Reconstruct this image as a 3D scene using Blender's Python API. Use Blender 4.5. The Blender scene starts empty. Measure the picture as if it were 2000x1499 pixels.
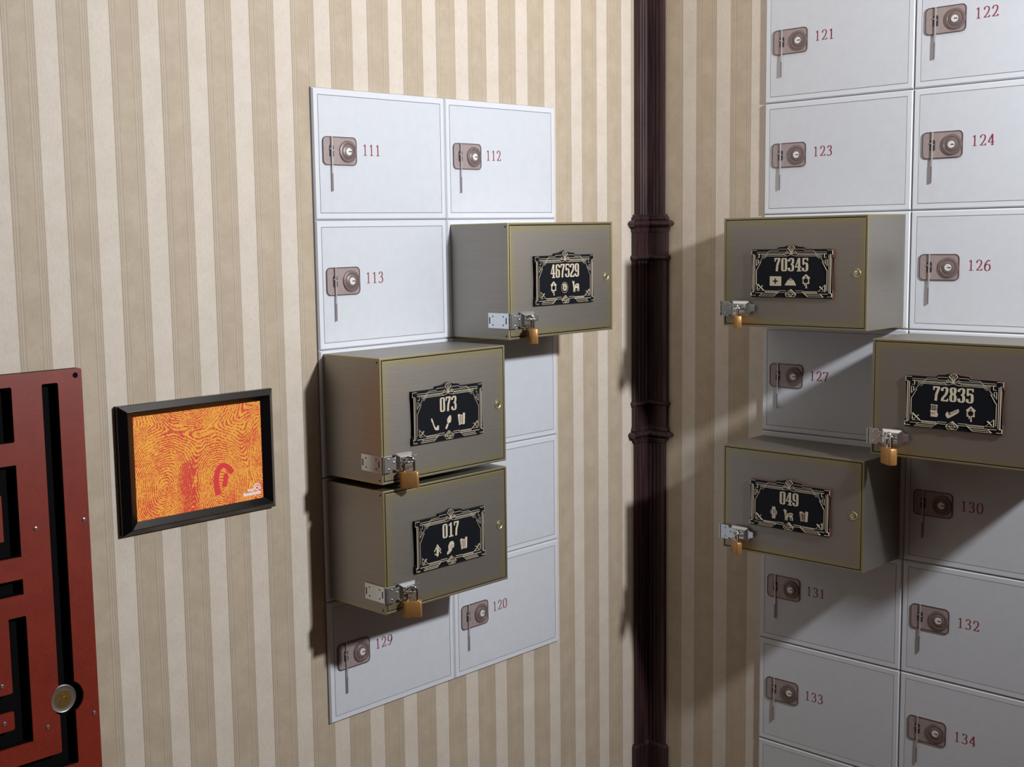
import bpy, bmesh, math
from mathutils import Vector, Matrix
PI = math.pi
C = bpy.context.scene.collection
scn = bpy.context.scene

# ------------------------------------------------------------------ camera, world, lights
Z0 = 1.76                                   # height of the top edge of the left locker board
CAMPOS = Vector((-1.8264, -1.3458, Z0 - 0.2027))
yaw, pit, rol = math.radians(46.0129), math.radians(-6.6287), math.radians(-1.1305)
fw = Vector((math.cos(pit)*math.cos(yaw), math.cos(pit)*math.sin(yaw), math.sin(pit)))
rt = Vector((math.sin(yaw), -math.cos(yaw), 0)); up = rt.cross(fw)
rt2 = math.cos(rol)*rt + math.sin(rol)*up; up2 = -math.sin(rol)*rt + math.cos(rol)*up
cam = bpy.data.cameras.new('camera'); cam.sensor_width = 36; cam.lens = 2440.01/2000*36
cam.shift_x = 146.23/2000; cam.shift_y = -4.975/2000; cam.clip_start = .02
co = bpy.data.objects.new('camera', cam); C.objects.link(co)
m = Matrix((rt2, up2, -fw)).transposed().to_4x4(); m.translation = CAMPOS; co.matrix_world = m
scn.camera = co
vs = scn.view_settings; vs.view_transform = 'Standard'; vs.look = 'None'; vs.gamma = 1; vs.use_curve_mapping = False
vs.exposure = 0.0
w = bpy.data.worlds.new('world'); scn.world = w; w.use_nodes = True
w.node_tree.nodes['Background'].inputs[0].default_value = (1.0, .52, .26, 1)
w.node_tree.nodes['Background'].inputs[1].default_value = .028
def lamp(name, loc, power, size, col):
    l = bpy.data.lights.new(name, 'SPOT'); l.energy = power; l.shadow_soft_size = size; l.color = col
    l.spot_size = math.radians(176); l.spot_blend = 1.0
    o = bpy.data.objects.new(name, l); C.objects.link(o); o.location = loc
    o.rotation_euler = Vector((-.6, 1.44, -.22)).to_track_quat('-Z', 'Y').to_euler()
    return o
lamp('room_lamp', (-.405, -1.44, Z0 + .172), 82, .042, (.985, .995, 1.0))
al = bpy.data.lights.new('ceiling_panel', 'AREA'); al.shape = 'RECTANGLE'; al.size = .7; al.size_y = .7; al.energy = 4.2; al.color = (1.0, .98, .96)
ao = bpy.data.objects.new('ceiling_panel', al); C.objects.link(ao); ao.location = (-.40, -.45, 2.74)

# ------------------------------------------------------------------ materials
def nodes(name):
    mt = bpy.data.materials.new(name); mt.use_nodes = True
    nt = mt.node_tree; return mt, nt, nt.nodes['Principled BSDF']
def mat(name, col, rough=.5, metal=0, spec=.5, noise=0, nscale=60, bump=0, bscale=200):
    mt, nt, b = nodes(name)
    b.inputs['Base Color'].default_value = (*col, 1); b.inputs['Roughness'].default_value = rough
    b.inputs['Metallic'].default_value = metal; b.inputs['Specular IOR Level'].default_value = spec
    N = nt.nodes; L = nt.links
    tc = N.new('ShaderNodeTexCoord')
    if noise:
        n = N.new('ShaderNodeTexNoise'); n.inputs['Scale'].default_value = nscale; n.inputs['Detail'].default_value = 5
        L.new(tc.outputs['Object'], n.inputs['Vector'])
        mx = N.new('ShaderNodeMix'); mx.data_type = 'RGBA'; mx.inputs[6].default_value = (*[c*(1-noise) for c in col], 1)
        mx.inputs[7].default_value = (*[min(1, c*(1+noise)) for c in col], 1)
        L.new(n.outputs['Fac'], mx.inputs[0]); L.new(mx.outputs[2], b.inputs['Base Color'])
    if bump:
        n2 = N.new('ShaderNodeTexNoise'); n2.inputs['Scale'].default_value = bscale
        L.new(tc.outputs['Object'], n2.inputs['Vector'])
        bp = N.new('ShaderNodeBump'); bp.inputs['Strength'].default_value = bump; bp.inputs['Distance'].default_value = .001
        L.new(n2.outputs['Fac'], bp.inputs['Height']); L.new(bp.outputs['Normal'], b.inputs['Normal'])
    return mt
class NG:
    """tiny node-maths helper"""
    def __init__(s, nt): s.nt = nt; s.N = nt.nodes; s.L = nt.links
    def put(s, sock, v):
        if isinstance(v, (int, float)): sock.default_value = v
        else: s.L.new(v, sock)
    def m(s, op, a, b=0.0, c=0.0):
        n = s.N.new('ShaderNodeMath'); n.operation = op
        s.put(n.inputs[0], a); s.put(n.inputs[1], b); s.put(n.inputs[2], c)
        return n.outputs[0]
    def ss(s, v, a, b):
        n = s.N.new('ShaderNodeMapRange'); n.interpolation_type = 'SMOOTHSTEP'
        s.put(n.inputs[0], v); n.inputs[1].default_value = a; n.inputs[2].default_value = b
        return n.outputs[0]
    def noise(s, vec, scale, detail=3, rough=.5, out='Fac'):
        n = s.N.new('ShaderNodeTexNoise'); n.inputs['Scale'].default_value = scale
        n.inputs['Detail'].default_value = detail; n.inputs['Roughness'].default_value = rough
        s.L.new(vec, n.inputs['Vector']); return n.outputs[out]
    def mix(s, f, a, b):
        n = s.N.new('ShaderNodeMix'); n.data_type = 'RGBA'; s.put(n.inputs[0], f)
        for i, v in ((6, a), (7, b)):
            if isinstance(v, tuple): n.inputs[i].default_value = (*v, 1)
            else: s.L.new(v, n.inputs[i])
        return n.outputs[2]
    def obj(s):
        t = s.N.new('ShaderNodeTexCoord'); x = s.N.new('ShaderNodeSeparateXYZ')
        s.L.new(t.outputs['Object'], x.inputs[0]); return t.outputs['Object'], x.outputs
    def scale(s, vec, sc):
        n = s.N.new('ShaderNodeMapping'); n.inputs['Scale'].default_value = sc
        s.L.new(vec, n.inputs['Vector']); return n.outputs[0]

def wallpaper(name, axis, start):
    mt, nt, b = nodes(name); g = NG(nt); vec, xyz = g.obj()
    t = g.m('FRACT', g.m('DIVIDE', g.m('SUBTRACT', xyz[axis], start), .067))   # 0..0.6 dark stripe, rest pale
    dark = g.m('SUBTRACT', g.m('SUBTRACT', 1.0, g.ss(t, .595, .612)), g.m('SUBTRACT', 1.0, g.ss(t, 0.0, .015)))
    def line(p, wd):
        return g.m('SUBTRACT', 1.0, g.ss(g.m('ABSOLUTE', g.m('SUBTRACT', t, p)), wd*.4, wd))
    ln = line(.022, .014)
    for p in (.07, .125, .445, .50, .545, .585):
        ln = g.m('MAXIMUM', ln, g.m('MULTIPLY', line(p, .011), .8))
    band = g.m('SUBTRACT', 1.0, g.m('MULTIPLY', g.ss(t, .115, .13), g.m('SUBTRACT', 1.0, g.ss(t, .44, .46))))
    sv = g.scale(vec, (1, 1, .35))
    n1 = g.noise(vec, 26, 6, .65); n2 = g.noise(sv, 420, 3, .7)
    dm = g.mix(g.ss(n1, .35, .68), (.49, .405, .305), (.56, .47, .365))
    dm = g.mix(g.m('MULTIPLY', band, .35), dm, (.60, .515, .42))
    dm = g.mix(g.m('MULTIPLY', ln, .5), dm, (.25, .19, .14))
    lt = g.mix(g.ss(n1, .3, .7), (.675, .60, .52), (.725, .655, .58))
    col = g.mix(dark, lt, dm)
    col = g.mix(g.m('MULTIPLY', g.ss(n2, .42, .75), .15), col, (.30, .24, .18))
    nt.links.new(col, b.inputs['Base Color']); b.inputs['Roughness'].default_value = .55
    b.inputs['Specular IOR Level'].default_value = .3
    bp = g.N.new('ShaderNodeBump'); bp.inputs['Strength'].default_value = .25; bp.inputs['Distance'].default_value = .001
    g.L.new(n2, bp.inputs['Height']); g.L.new(bp.outputs['Normal'], b.inputs['Normal'])
    return mt

BW, BH, BD = .2416, .1691, .1198             # brass box
def brass_box_mat(name, wear):
    mt, nt, b = nodes(name); g = NG(nt); vec, (x, y, z) = g.obj()
    dx = g.m('SUBTRACT', BW/2, g.m('ABSOLUTE', x))
    dz = g.m('SUBTRACT', BH/2, g.m('ABSOLUTE', g.m('SUBTRACT', z, BH/2)))
    dy = g.m('ADD', y, BD)                    # distance from the front face
    med = g.m('MAXIMUM', g.m('MINIMUM', dx, dz), g.m('MINIMUM', g.m('MAXIMUM', dx, dz), dy))
    n1 = g.noise(vec, 22, 4, .6)
    st = g.noise(g.scale(vec, (12, 12, 420)), 1.0, 4, .6)
    f = g.ss(g.m('ADD', med, g.m('MULTIPLY', g.m('SUBTRACT', n1, .5), wear*.5)), .001, wear)
    col = g.mix(f, (.42, .37, .19), (.36, .335, .305))
    col = g.mix(g.m('MULTIPLY', g.ss(st, .3, .75), .16), col, (.27, .245, .22))
    g.L.new(col, b.inputs['Base Color']); b.inputs['Metallic'].default_value = .97
    g.L.new(g.m('ADD', .45, g.m('MULTIPLY', st, .10)), b.inputs['Roughness'])
    bp = g.N.new('ShaderNodeBump'); bp.inputs['Strength'].default_value = .12; bp.inputs['Distance'].default_value = .0006
    g.L.new(st, bp.inputs['Height']); g.L.new(bp.outputs['Normal'], b.inputs['Normal'])
    return mt
def wood_mat():
    mt, nt, b = nodes('dark_mahogany'); g = NG(nt); vec, _ = g.obj()
    n = g.noise(g.scale(vec, (160, 160, 9)), 1.0, 6, .65)
    col = g.mix(g.ss(n, .3, .72), (.016, .008, .010), (.060, .027, .030))
    g.L.new(col, b.inputs['Base Color']); b.inputs['Roughness'].default_value = .38
    b.inputs['Specular IOR Level'].default_value = .5
    return mt
def red_mat():
    mt, nt, b = nodes('red_fibreboard'); g = NG(nt); vec, _ = g.obj()
    n = g.noise(vec, 35, 6, .65); n2 = g.noise(vec, 700, 2, .6)
    col = g.mix(g.ss(n, .3, .7), (.20, .014, .004), (.24, .020, .007))
    col = g.mix(g.m('MULTIPLY', g.ss(n2, .55, .8), .3), col, (.48, .13, .10))
    g.L.new(col, b.inputs['Base Color']); b.inputs['Roughness'].default_value = .42; b.inputs['Specular IOR Level'].default_value = .8
    return mt
def screen_mat():
    mt, nt, b = nodes('fingerprint_screen'); g = NG(nt); vec, (x, y, z) = g.obj()
    nz = g.noise(vec, 18, 2, .5); nz2 = g.noise(g.scale(vec, (1, 1, 1)), 31, 2, .5)
    X = g.m('ADD', x, g.m('MULTIPLY', g.m('SUBTRACT', nz, .5), .022))
    Z = g.m('ADD', z, g.m('MULTIPLY', g.m('SUBTRACT', nz2, .5), .022))
    def dist(cx, cz, sx, sz, rot=0.0):
        a = g.m('SUBTRACT', X, cx); c = g.m('SUBTRACT', Z, cz)
        ca, sa = math.cos(rot), math.sin(rot)
        p = g.m('ADD', g.m('MULTIPLY', a, ca), g.m('MULTIPLY', c, sa)); q = g.m('SUBTRACT', g.m('MULTIPLY', c, ca), g.m('MULTIPLY', a, sa))
        return g.m('SQRT', g.m('ADD', g.m('POWER', g.m('MULTIPLY', p, sx), 2.0), g.m('POWER', g.m('MULTIPLY', q, sz), 2.0)))
    W2 = .0953
    d = g.m('SMOOTH_MIN', dist(.040-W2, .036, 1.0, .75, -.3), dist(.126-W2, .020, 1.05, .72, .25), .02)
    d = g.m('SMOOTH_MIN', d, g.m('ADD', dist(.20-W2, .050, 1.0, .8), .012), .02)
    d = g.m('SMOOTH_MIN', d, g.m('ADD', dist(.085-W2, .150, .8, 1.0), .01), .02)
    s = g.m('SINE', g.m('MULTIPLY', d, 2*PI/.0025))
    bias = g.m('MULTIPLY', g.m('SUBTRACT', g.noise(vec, 34, 4, .65), .5), 4.2)
    br = g.m('MULTIPLY', g.m('SUBTRACT', g.noise(vec, 480, 3, .7), .5), 8.0)
    # the band between the two prints carries more red
    cx = g.m('ABSOLUTE', g.m('SUBTRACT', x, .077-W2)); rb = g.m('MULTIPLY', g.m('SUBTRACT', 1.0, g.ss(cx, .004, .02)), g.m('SUBTRACT', 1.0, g.ss(z, .04, .085)))
    v = g.m('ADD', g.m('ADD', g.m('ADD', s, bias), br), g.m('MULTIPLY', rb, 1.6))
    hk = g.m('SUBTRACT', v, .25)
    col = g.mix(g.ss(hk, -.8, .8), (.80, .385, .05), (.60, .055, .038))
    b.inputs['Base Color'].default_value = (.01, .01, .01, 1); b.inputs['Roughness'].default_value = .3
    g.L.new(col, b.inputs['Emission Color']); b.inputs['Emission Strength'].default_value = .95
    return mt
def emit(name, col, s):
    mt, nt, b = nodes(name); b.inputs['Base Color'].default_value = (.01, .01, .01, 1)
    b.inputs['Emission Color'].default_value = (*col, 1); b.inputs['Emission Strength'].default_value = s
    return mt

M = dict(
    paperL=wallpaper('striped_wallpaper_left', 0, -.1127 - .067*60), paperR=wallpaper('striped_wallpaper_right', 1, -.0333 - .0395 - .067*60 + .0402 - .0402),
    white=mat('white_locker_frame', (.72, .755, .82), .45, noise=.03, nscale=55), door=mat('white_locker_door', (.65, .685, .755), .42, noise=.05, nscale=70, bump=.08, bscale=500), groove=mat('blue_grey_line', (.20, .20, .26), .6),
    plate=mat('aged_bronze', (.37, .30, .30), .36, .1, noise=.18, nscale=160), dial=mat('dark_bronze', (.19, .14, .135), .38, .1, noise=.3, nscale=300),
    rim=mat('plate_rim', (.09, .06, .062), .4, .1), cyl=mat('bright_cylinder', (.82, .82, .85), .3, .2), slot=mat('black_slot', (.02, .02, .03), .6),
    steel=mat('key_steel', (.60, .57, .60), .3, .5), keydark=mat('key_shadowed_brown', (.26, .19, .20), .4, .4),
    red_ink=mat('dark_red_ink', (.27, .035, .065), .6),
    brass=brass_box_mat('patinated_brass', .020), brassbody=brass_box_mat('patinated_brass_body', .0035), rimbrass=mat('bare_brass', (.40, .345, .155), .36, .6, noise=.15, nscale=90),
    black=mat('black_lacquer', (.006, .008, .012), .42, 0, .2), engr=mat('engraved_beige', (.60, .52, .40), .7, noise=.08, nscale=400),
    edge=mat('plate_edge_brown', (.10, .035, .02), .7),
    zinc=mat('zinc_plated_steel', (.68, .72, .76), .19, .95, noise=.06, nscale=250), zincdark=mat('hole_dark', (.03, .03, .035), .7),
    padl=mat('padlock_brass', (.50, .255, .085), .36, .55, noise=.12, nscale=260), chrome=mat('chrome', (.75, .76, .78), .12, 1.0),
    padtxt=mat('engraved_mark', (.56, .33, .15), .4, .4),
    wood=wood_mat(), red=red_mat(), blackmdf=mat('black_board', (.003, .003, .004), .8, 0, .1), screw=mat('screw_steel', (.55, .57, .62), .25, .9),
    frame=mat('black_frame_plastic', (.004, .004, .005), .22, 0, .5), screen=screen_mat(),
    logo=emit('white_logo', (.72, .68, .78), .95), hook=emit('red_ridge', (.62, .026, .032), .95),
    coinring=mat('coin_nickel', (.42, .41, .40), .35, .8), coincore=mat('coin_gold', (.45, .28, .09), .35, .8),
    floor=mat('brown_floor', (.16, .075, .035), .6, noise=.1), ceil=mat('ceiling_paint', (.35, .33, .31), .8), darkwood=None)
M['paperR'] = wallpaper('striped_wallpaper_right_wall', 1, .0)   # re-based below
# right wall runs towards -y: dark stripes start at y = -.0333 - k*.067 and run 0.0395 towards -y
nt = M['paperR'].node_tree
for n in nt.nodes:
    if n.type == 'MATH' and n.operation == 'SUBTRACT' and n.inputs[0].is_linked and n.inputs[0].links[0].from_node.type == 'SEPXYZ':
        n.inputs[1].default_value = -.0333 - .0402 - .067*60

# ------------------------------------------------------------------ mesh helpers (x = right along the wall, y = into the wall, z = up)
class MB:
    def __init__(s, stack=False): s.bm = bmesh.new(); s.lift = 0; s.stack = stack
    def raise_(s):                            # overlapping flat pieces lie 0.02 mm apart
        if s.stack: s.lift += .00002
        return s.lift
    def poly(s, pts, y0, y1, mi=0):
        """closed prism of the outline pts (x,z), front at y0, back at y1 (y0 < y1)"""
        bm = s.bm; y0 = y0 - s.raise_()
        a = 0
        for i in range(len(pts)):
            x0, z0 = pts[i]; x1, z1 = pts[(i+1) % len(pts)]; a += x0*z1 - x1*z0
        if a < 0: pts = pts[::-1]
        f = [bm.verts.new((x, y0, z)) for x, z in pts]; k = [bm.verts.new((x, y1, z)) for x, z in pts]
        fs = [bm.faces.new(f), bm.faces.new(k[::-1])]
        n = len(pts)
        for i in range(n):
            q = bm.faces.new((f[i], k[i], k[(i+1) % n], f[(i+1) % n])); q.material_index = mi
        for q in fs: q.material_index = mi
        if n > 4: bmesh.ops.triangulate(bm, faces=fs)
        return s
    def box(s, x0, x1, y0, y1, z0, z1): return s.poly([(x0, z0), (x1, z0), (x1, z1), (x0, z1)], y0, y1)
    def ring(s, secs, mi=0, flip=False):
        """nested rectangles: secs = [(x0,x1,z0,z1,y),...] joined one to the next"""
        bm = s.bm; L = []
        for x0, x1, z0, z1, y in secs: L.append([bm.verts.new(p) for p in ((x0, y, z0), (x1, y, z0), (x1, y, z1), (x0, y, z1))])
        for a, b in zip(L, L[1:]):
            for i in range(4):
                q = bm.faces.new((a[i], a[(i+1) % 4], b[(i+1) % 4], b[i])); q.material_index = mi
        return s
    def cyl(s, cx, cz, r, y0, y1, n=24, r1=None, sx=1):
        r1 = r if r1 is None else r1; bm = s.bm; y0 = y0 - s.raise_()
        f = [bm.verts.new((cx+sx*r1*math.cos(2*PI*i/n), y0, cz+r1*math.sin(2*PI*i/n))) for i in range(n)]
        k = [bm.verts.new((cx+sx*r*math.cos(2*PI*i/n), y1, cz+r*math.sin(2*PI*i/n))) for i in range(n)]
        bm.faces.new(f); bm.faces.new(k[::-1])
        for i in range(n): bm.faces.new((f[i], k[i], k[(i+1) % n], f[(i+1) % n]))
        return s
    def lathe(s, cx, cz, prof, n=32):
        """prof = [(radius, y)] from the back rim to the middle of the front"""
        bm = s.bm; L = []
        for r, y in prof: L.append([bm.verts.new((cx+r*math.cos(2*PI*i/n), y, cz+r*math.sin(2*PI*i/n))) for i in range(n)])
        for a, b in zip(L, L[1:]):
            for i in range(n): bm.faces.new((a[i], a[(i+1) % n], b[(i+1) % n], b[i]))
        bm.faces.new(L[-1]); bm.faces.new(L[0][::-1])
        return s
    def tube(s, pts, r, n=10, closed=False):
        bm = s.bm; pts = [Vector(p) for p in pts]; L = []; N = len(pts); ref = None
        for i, p in enumerate(pts):
            a = pts[(i-1) % N] if closed or i > 0 else p; b = pts[(i+1) % N] if closed or i < N-1 else p
            t = (b-a).normalized()
            if ref is None: ref = t.orthogonal().normalized()
            ref = (ref - t*ref.dot(t)).normalized(); q = t.cross(ref)
            L.append([bm.verts.new(p + r*(math.cos(2*PI*k/n)*ref + math.sin(2*PI*k/n)*q)) for k in range(n)])
        for i in range(N if closed else N-1):
            a, b = L[i], L[(i+1) % N]
            for k in range(n): bm.faces.new((a[k], a[(k+1) % n], b[(k+1) % n], b[k]))
        if not closed: bm.faces.new(L[0][::-1]); bm.faces.new(L[-1])
        return s
    def stroke(s, pts, wv, wh, y0, y1, closed=False):
        """flat pen stroke; vertical runs are wv wide, horizontal runs wh wide"""
        bm = s.bm; N = len(pts); L = []; y0 = y0 - s.raise_()
        for i, (x, z) in enumerate(pts):
            a = pts[(i-1) % N] if closed or i > 0 else pts[i]; b = pts[(i+1) % N] if closed or i < N-1 else pts[i]
            dx, dz = b[0]-a[0], b[1]-a[1]; l = math.hypot(dx, dz) or 1; dx /= l; dz /= l
            h = .5*math.hypot(wv*dz, wh*dx)
            L.append([bm.verts.new((x-dz*h, y0, z+dx*h)), bm.verts.new((x+dz*h, y0, z-dx*h)), bm.verts.new((x+dz*h, y1, z-dx*h)), bm.verts.new((x-dz*h, y1, z+dx*h))])
        for i in range(N if closed else N-1):
            a, b = L[i], L[(i+1) % N]
            for k in range(4): bm.faces.new((a[k], a[(k+1) % 4], b[(k+1) % 4], b[k]))
        if not closed: bm.faces.new(L[0][::-1]); bm.faces.new(L[-1])
        return s
    def build(s, name, ms, parent=None, bevel=0, smooth=False, loc=None, segs=2, angle=.6):
        bmesh.ops.recalc_face_normals(s.bm, faces=s.bm.faces)
        me = bpy.data.meshes.new(name); s.bm.to_mesh(me); s.bm.free()
        if not isinstance(ms, (list, tuple)): ms = [ms]
        for q in ms: me.materials.append(q)
        if smooth:
            for p in me.polygons: p.use_smooth = True
        o = bpy.data.objects.new(name, me); C.objects.link(o)
        if smooth: me.set_sharp_from_angle(angle=angle)
        if bevel:
            b = o.modifiers.new('bevel', 'BEVEL'); b.width = bevel; b.segments = segs; b.limit_method = 'ANGLE'
        if parent: o.parent = parent
        if loc: o.location = loc
        return o
def rrect(x0, x1, z0, z1, r, n=6):
    P = []
    for cx, cz, a0 in ((x1-r, z0+r, -90), (x1-r, z1-r, 0), (x0+r, z1-r, 90), (x0+r, z0+r, 180)):
        for i in range(n+1):
            a = math.radians(a0+90*i/n); P.append((cx+r*math.cos(a), cz+r*math.sin(a)))
    return P
def smoothp(P, k=6, closed=False):
    out = []; n = len(P)
    for i in range(n if closed else n-1):
        g = lambda j: P[j % n] if closed else P[max(0, min(n-1, j))]
        p0, p1, p2, p3 = g(i-1), g(i), g(i+1), g(i+2)
        for t in range(k):
            t /= k
            out.append(tuple(.5*(2*p1[c]+(p2[c]-p0[c])*t+(2*p0[c]-5*p1[c]+4*p2[c]-p3[c])*t*t+(3*p1[c]-p0[c]-3*p2[c]+p3[c])*t**3) for c in (0, 1)))
    if not closed: out.append(P[-1])
    return out
def thing(name, label, cat, loc, rz=0, group=None):
    o = bpy.data.objects.new(name, None); C.objects.link(o); o.empty_display_size = .02
    o.location = loc; o.rotation_euler = (0, 0, rz); o['label'] = label; o['category'] = cat
    if group: o['group'] = group
    return o
def struct(o): o['kind'] = 'structure'; return o
def copy_tree(o, parent=None):
    c = o.copy(); C.objects.link(c); c.parent = parent
    for ch in list(o.children): copy_tree(ch, c)
    return c
RZ = {'L': 0.0, 'R': -PI/2}
def wall_pt(side, u, z, w=0.0):      # u = distance right along the wall (left wall: x, right wall: -y), w = out of the wall
    return (u, -w, Z0+z) if side == 'L' else (-w, -u, Z0+z)

# ------------------------------------------------------------------ digits
DIG = {
 '0': [(1, [(.5, 1), (.2, .9), (.08, .5), (.2, .1), (.5, 0), (.8, .1), (.92, .5), (.8, .9)], 1)],
 '1': [(0, [(.5, 1), (.5, 0)], 0), (0, [(.22, .84), (.5, .97)], 0), (0, [(.2, .015), (.8, .015)], 0)],
 '2': [(1, [(.12, .72), (.2, .92), (.48, 1), (.78, .9), (.82, .68), (.62, .4), (.32, .16), (.08, .03)], 0), (0, [(.06, .03), (.86, .03)], 0), (0, [(.86, .02), (.93, .17)], 0)],
 '3': [(1, [(.14, .8), (.26, .95), (.48, 1), (.74, .92), (.76, .72), (.62, .58), (.38, .53)], 0), (1, [(.38, .53), (.68, .5), (.84, .32), (.76, .1), (.46, 0), (.2, .03), (.08, .12)], 0)],
 '4': [(0, [(.68, 1), (.06, .29)], 0), (0, [(.04, .27), (.96, .27)], 0), (0, [(.68, 1), (.68, 0)], 0), (0, [(.5, .015), (.86, .015)], 0)],
 '5': [(0, [(.24, .97), (.86, .97)], 0), (0, [(.26, .98), (.2, .56)], 0), (1, [(.2, .56), (.48, .62), (.8, .5), (.86, .28), (.72, .07), (.42, 0), (.16, .04), (.08, .14)], 0)],
 '6': [(1, [(.84, .9), (.66, .98), (.42, .86), (.16, .6), (.09, .3), (.22, .06), (.5, 0), (.8, .1), (.9, .32), (.78, .54), (.5, .6), (.24, .52), (.11, .34)], 0)],
 '7': [(0, [(.08, .965), (.92, .965)], 0), (0, [(.1, .99), (.08, .8)], 0), (0, [(.9, .96), (.36, 0)], 0)],
 '9': [(1, [(.16, .1), (.34, .02), (.58, .14), (.84, .4), (.91, .7), (.78, .94), (.5, 1), (.2, .9), (.1, .68), (.22, .46), (.5, .4), (.76, .48), (.89, .66)], 0)],
}
def serif_number(txt, x, z, h, parent, mtl, y=-.0052):
    mb = MB(True); wd = .61*h; pit_ = .775*h
    for i, ch in enumerate(txt):
        for sm, P, cl in DIG[ch]:
            Q = [(x+i*pit_+px*wd, z+pz*h) for px, pz in P]
            if sm: Q = smoothp(Q, 6, cl)
            mb.stroke(Q, .128*h, .062*h, y-.00005, y, cl)
    return mb.build('number', mtl, parent)
# condensed slab digits for the plates: outer box 1 x 1, thick uprights
def slab_digit(mb, ch, x, z, w_, h, y0, y1):
    t = .36; hh = .085; e = t/2
    X = lambda a: x+a*w_
    Zf = lambda b: z+b*h
    def st(P, sm=False, closed=False, wv=t, wh=hh):
        Q = [(X(a), Zf(b)) for a, b in P]
        if sm: Q = smoothp(Q, 5, closed)
        mb.stroke(Q, wv*w_, wh*h, y0, y1, closed)
    l, r, c = e, 1-e, .5
    k = hh/2
    if ch == '0': st([(c, 1-k), (l+.06, .93), (l, .8), (l, .5), (l, .2), (l+.06, .07), (c, k), (r-.06, .07), (r, .2), (r, .5), (r, .8), (r-.06, .93)], True, True)
    if ch == '1': st([(.55, 1), (.55, 0)]); st([(.12, .84), (.5, .88)], wh=.08); st([(.12, k*.8), (.98, k*.8)])
    if ch == '7': st([(0, .955), (1, .955)], wh=.10); st([(.12, 1), (.12, .74)], wv=.2); st([(.86, .93), (.5, .45), (.42, 0)])
    if ch == '4': st([(.66, 1), (.66, 0)]); st([(.56, .98), (.06, .34)], wv=.16, wh=.03); st([(0, .33), (1.02, .33)]); st([(.3, k*.8), (1.02, k*.8)], wh=.07)
    if ch == '3': st([(l-.04, .74), (l-.02, .86), (c, 1-k), (r-.05, .92), (r, .78), (r-.08, .6), (c-.05, .53)], True); st([(c-.05, .53), (r-.06, .46), (r, .28), (r-.05, .09), (c, k), (l, .1), (l-.04, .27)], True)
    if ch == '5': st([(l, 1), (l, .52)], wv=.26); st([(.05, .955), (.9, .955)], wh=.1); st([(.9, 1), (.9, .78)], wv=.16); st([(l-.05, .52), (c, .63), (r-.05, .56), (r, .34), (r-.04, .1), (c, k), (l-.02, .1), (l-.04, .27)], True)
    if ch == '2': st([(l-.04, .72), (l-.02, .87), (c, 1-k), (r-.04, .91), (r, .74), (r-.16, .48), (l+.06, .22), (l-.02, .05)], True); st([(0, .05), (.98, .05)], wh=.1); st([(.93, 0), (.93, .2)], wv=.16)
    if ch == '6': st([(r+.03, .74), (r, .88), (c, 1-k), (l+.04, .91), (l, .75), (l, .5), (l, .22), (l+.05, .08), (c, k), (r-.05, .08), (r, .22), (r, .38), (r-.05, .53), (c, .58), (l+.1, .52)], True)
    if ch == '9': st([(l-.03, .26), (l, .12), (c, k), (r-.04, .09), (r, .25), (r, .5), (r, .78), (r-.05, .92), (c, 1-k), (l+.05, .92), (l, .78), (l, .62), (l+.05, .47), (c, .42), (r-.1, .48)], True)
    if ch == '8':
        st([(c, 1-k), (l+.08, .93), (l+.02, .78), (l+.1, .6), (c, .53), (r-.1, .6), (r-.02, .78), (r-.08, .93)], True, True)
        st([(c, .53), (l+.06, .45), (l, .27), (l+.06, .08), (c, k), (r-.06, .08), (r, .27), (r-.06, .45)], True, True)

# ------------------------------------------------------------------ room shell
def slab(name, mtl, x0, x1, y0, y1, z0, z1):
    mb = MB(); mb.box(x0, x1, y0, y1, z0, z1); return struct(mb.build(name, mtl))
WALL_IN = .002                                # the wall face lies 2 mm behind the mean face of the boards
slab('wall_left', M['paperL'], -3.6, WALL_IN + .06, WALL_IN, WALL_IN + .06, 0, 2.75)
slab('wall_right', M['paperR'], WALL_IN, WALL_IN + .06, -3.4, WALL_IN, 0, 2.75)
slab('floor', M['floor'], -3.6, WALL_IN + .06, -3.4, WALL_IN + .06, -.06, 0)
slab('ceiling', M['ceil'], -3.6, WALL_IN + .06, -3.4, WALL_IN + .06, 2.75, 2.81)

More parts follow.
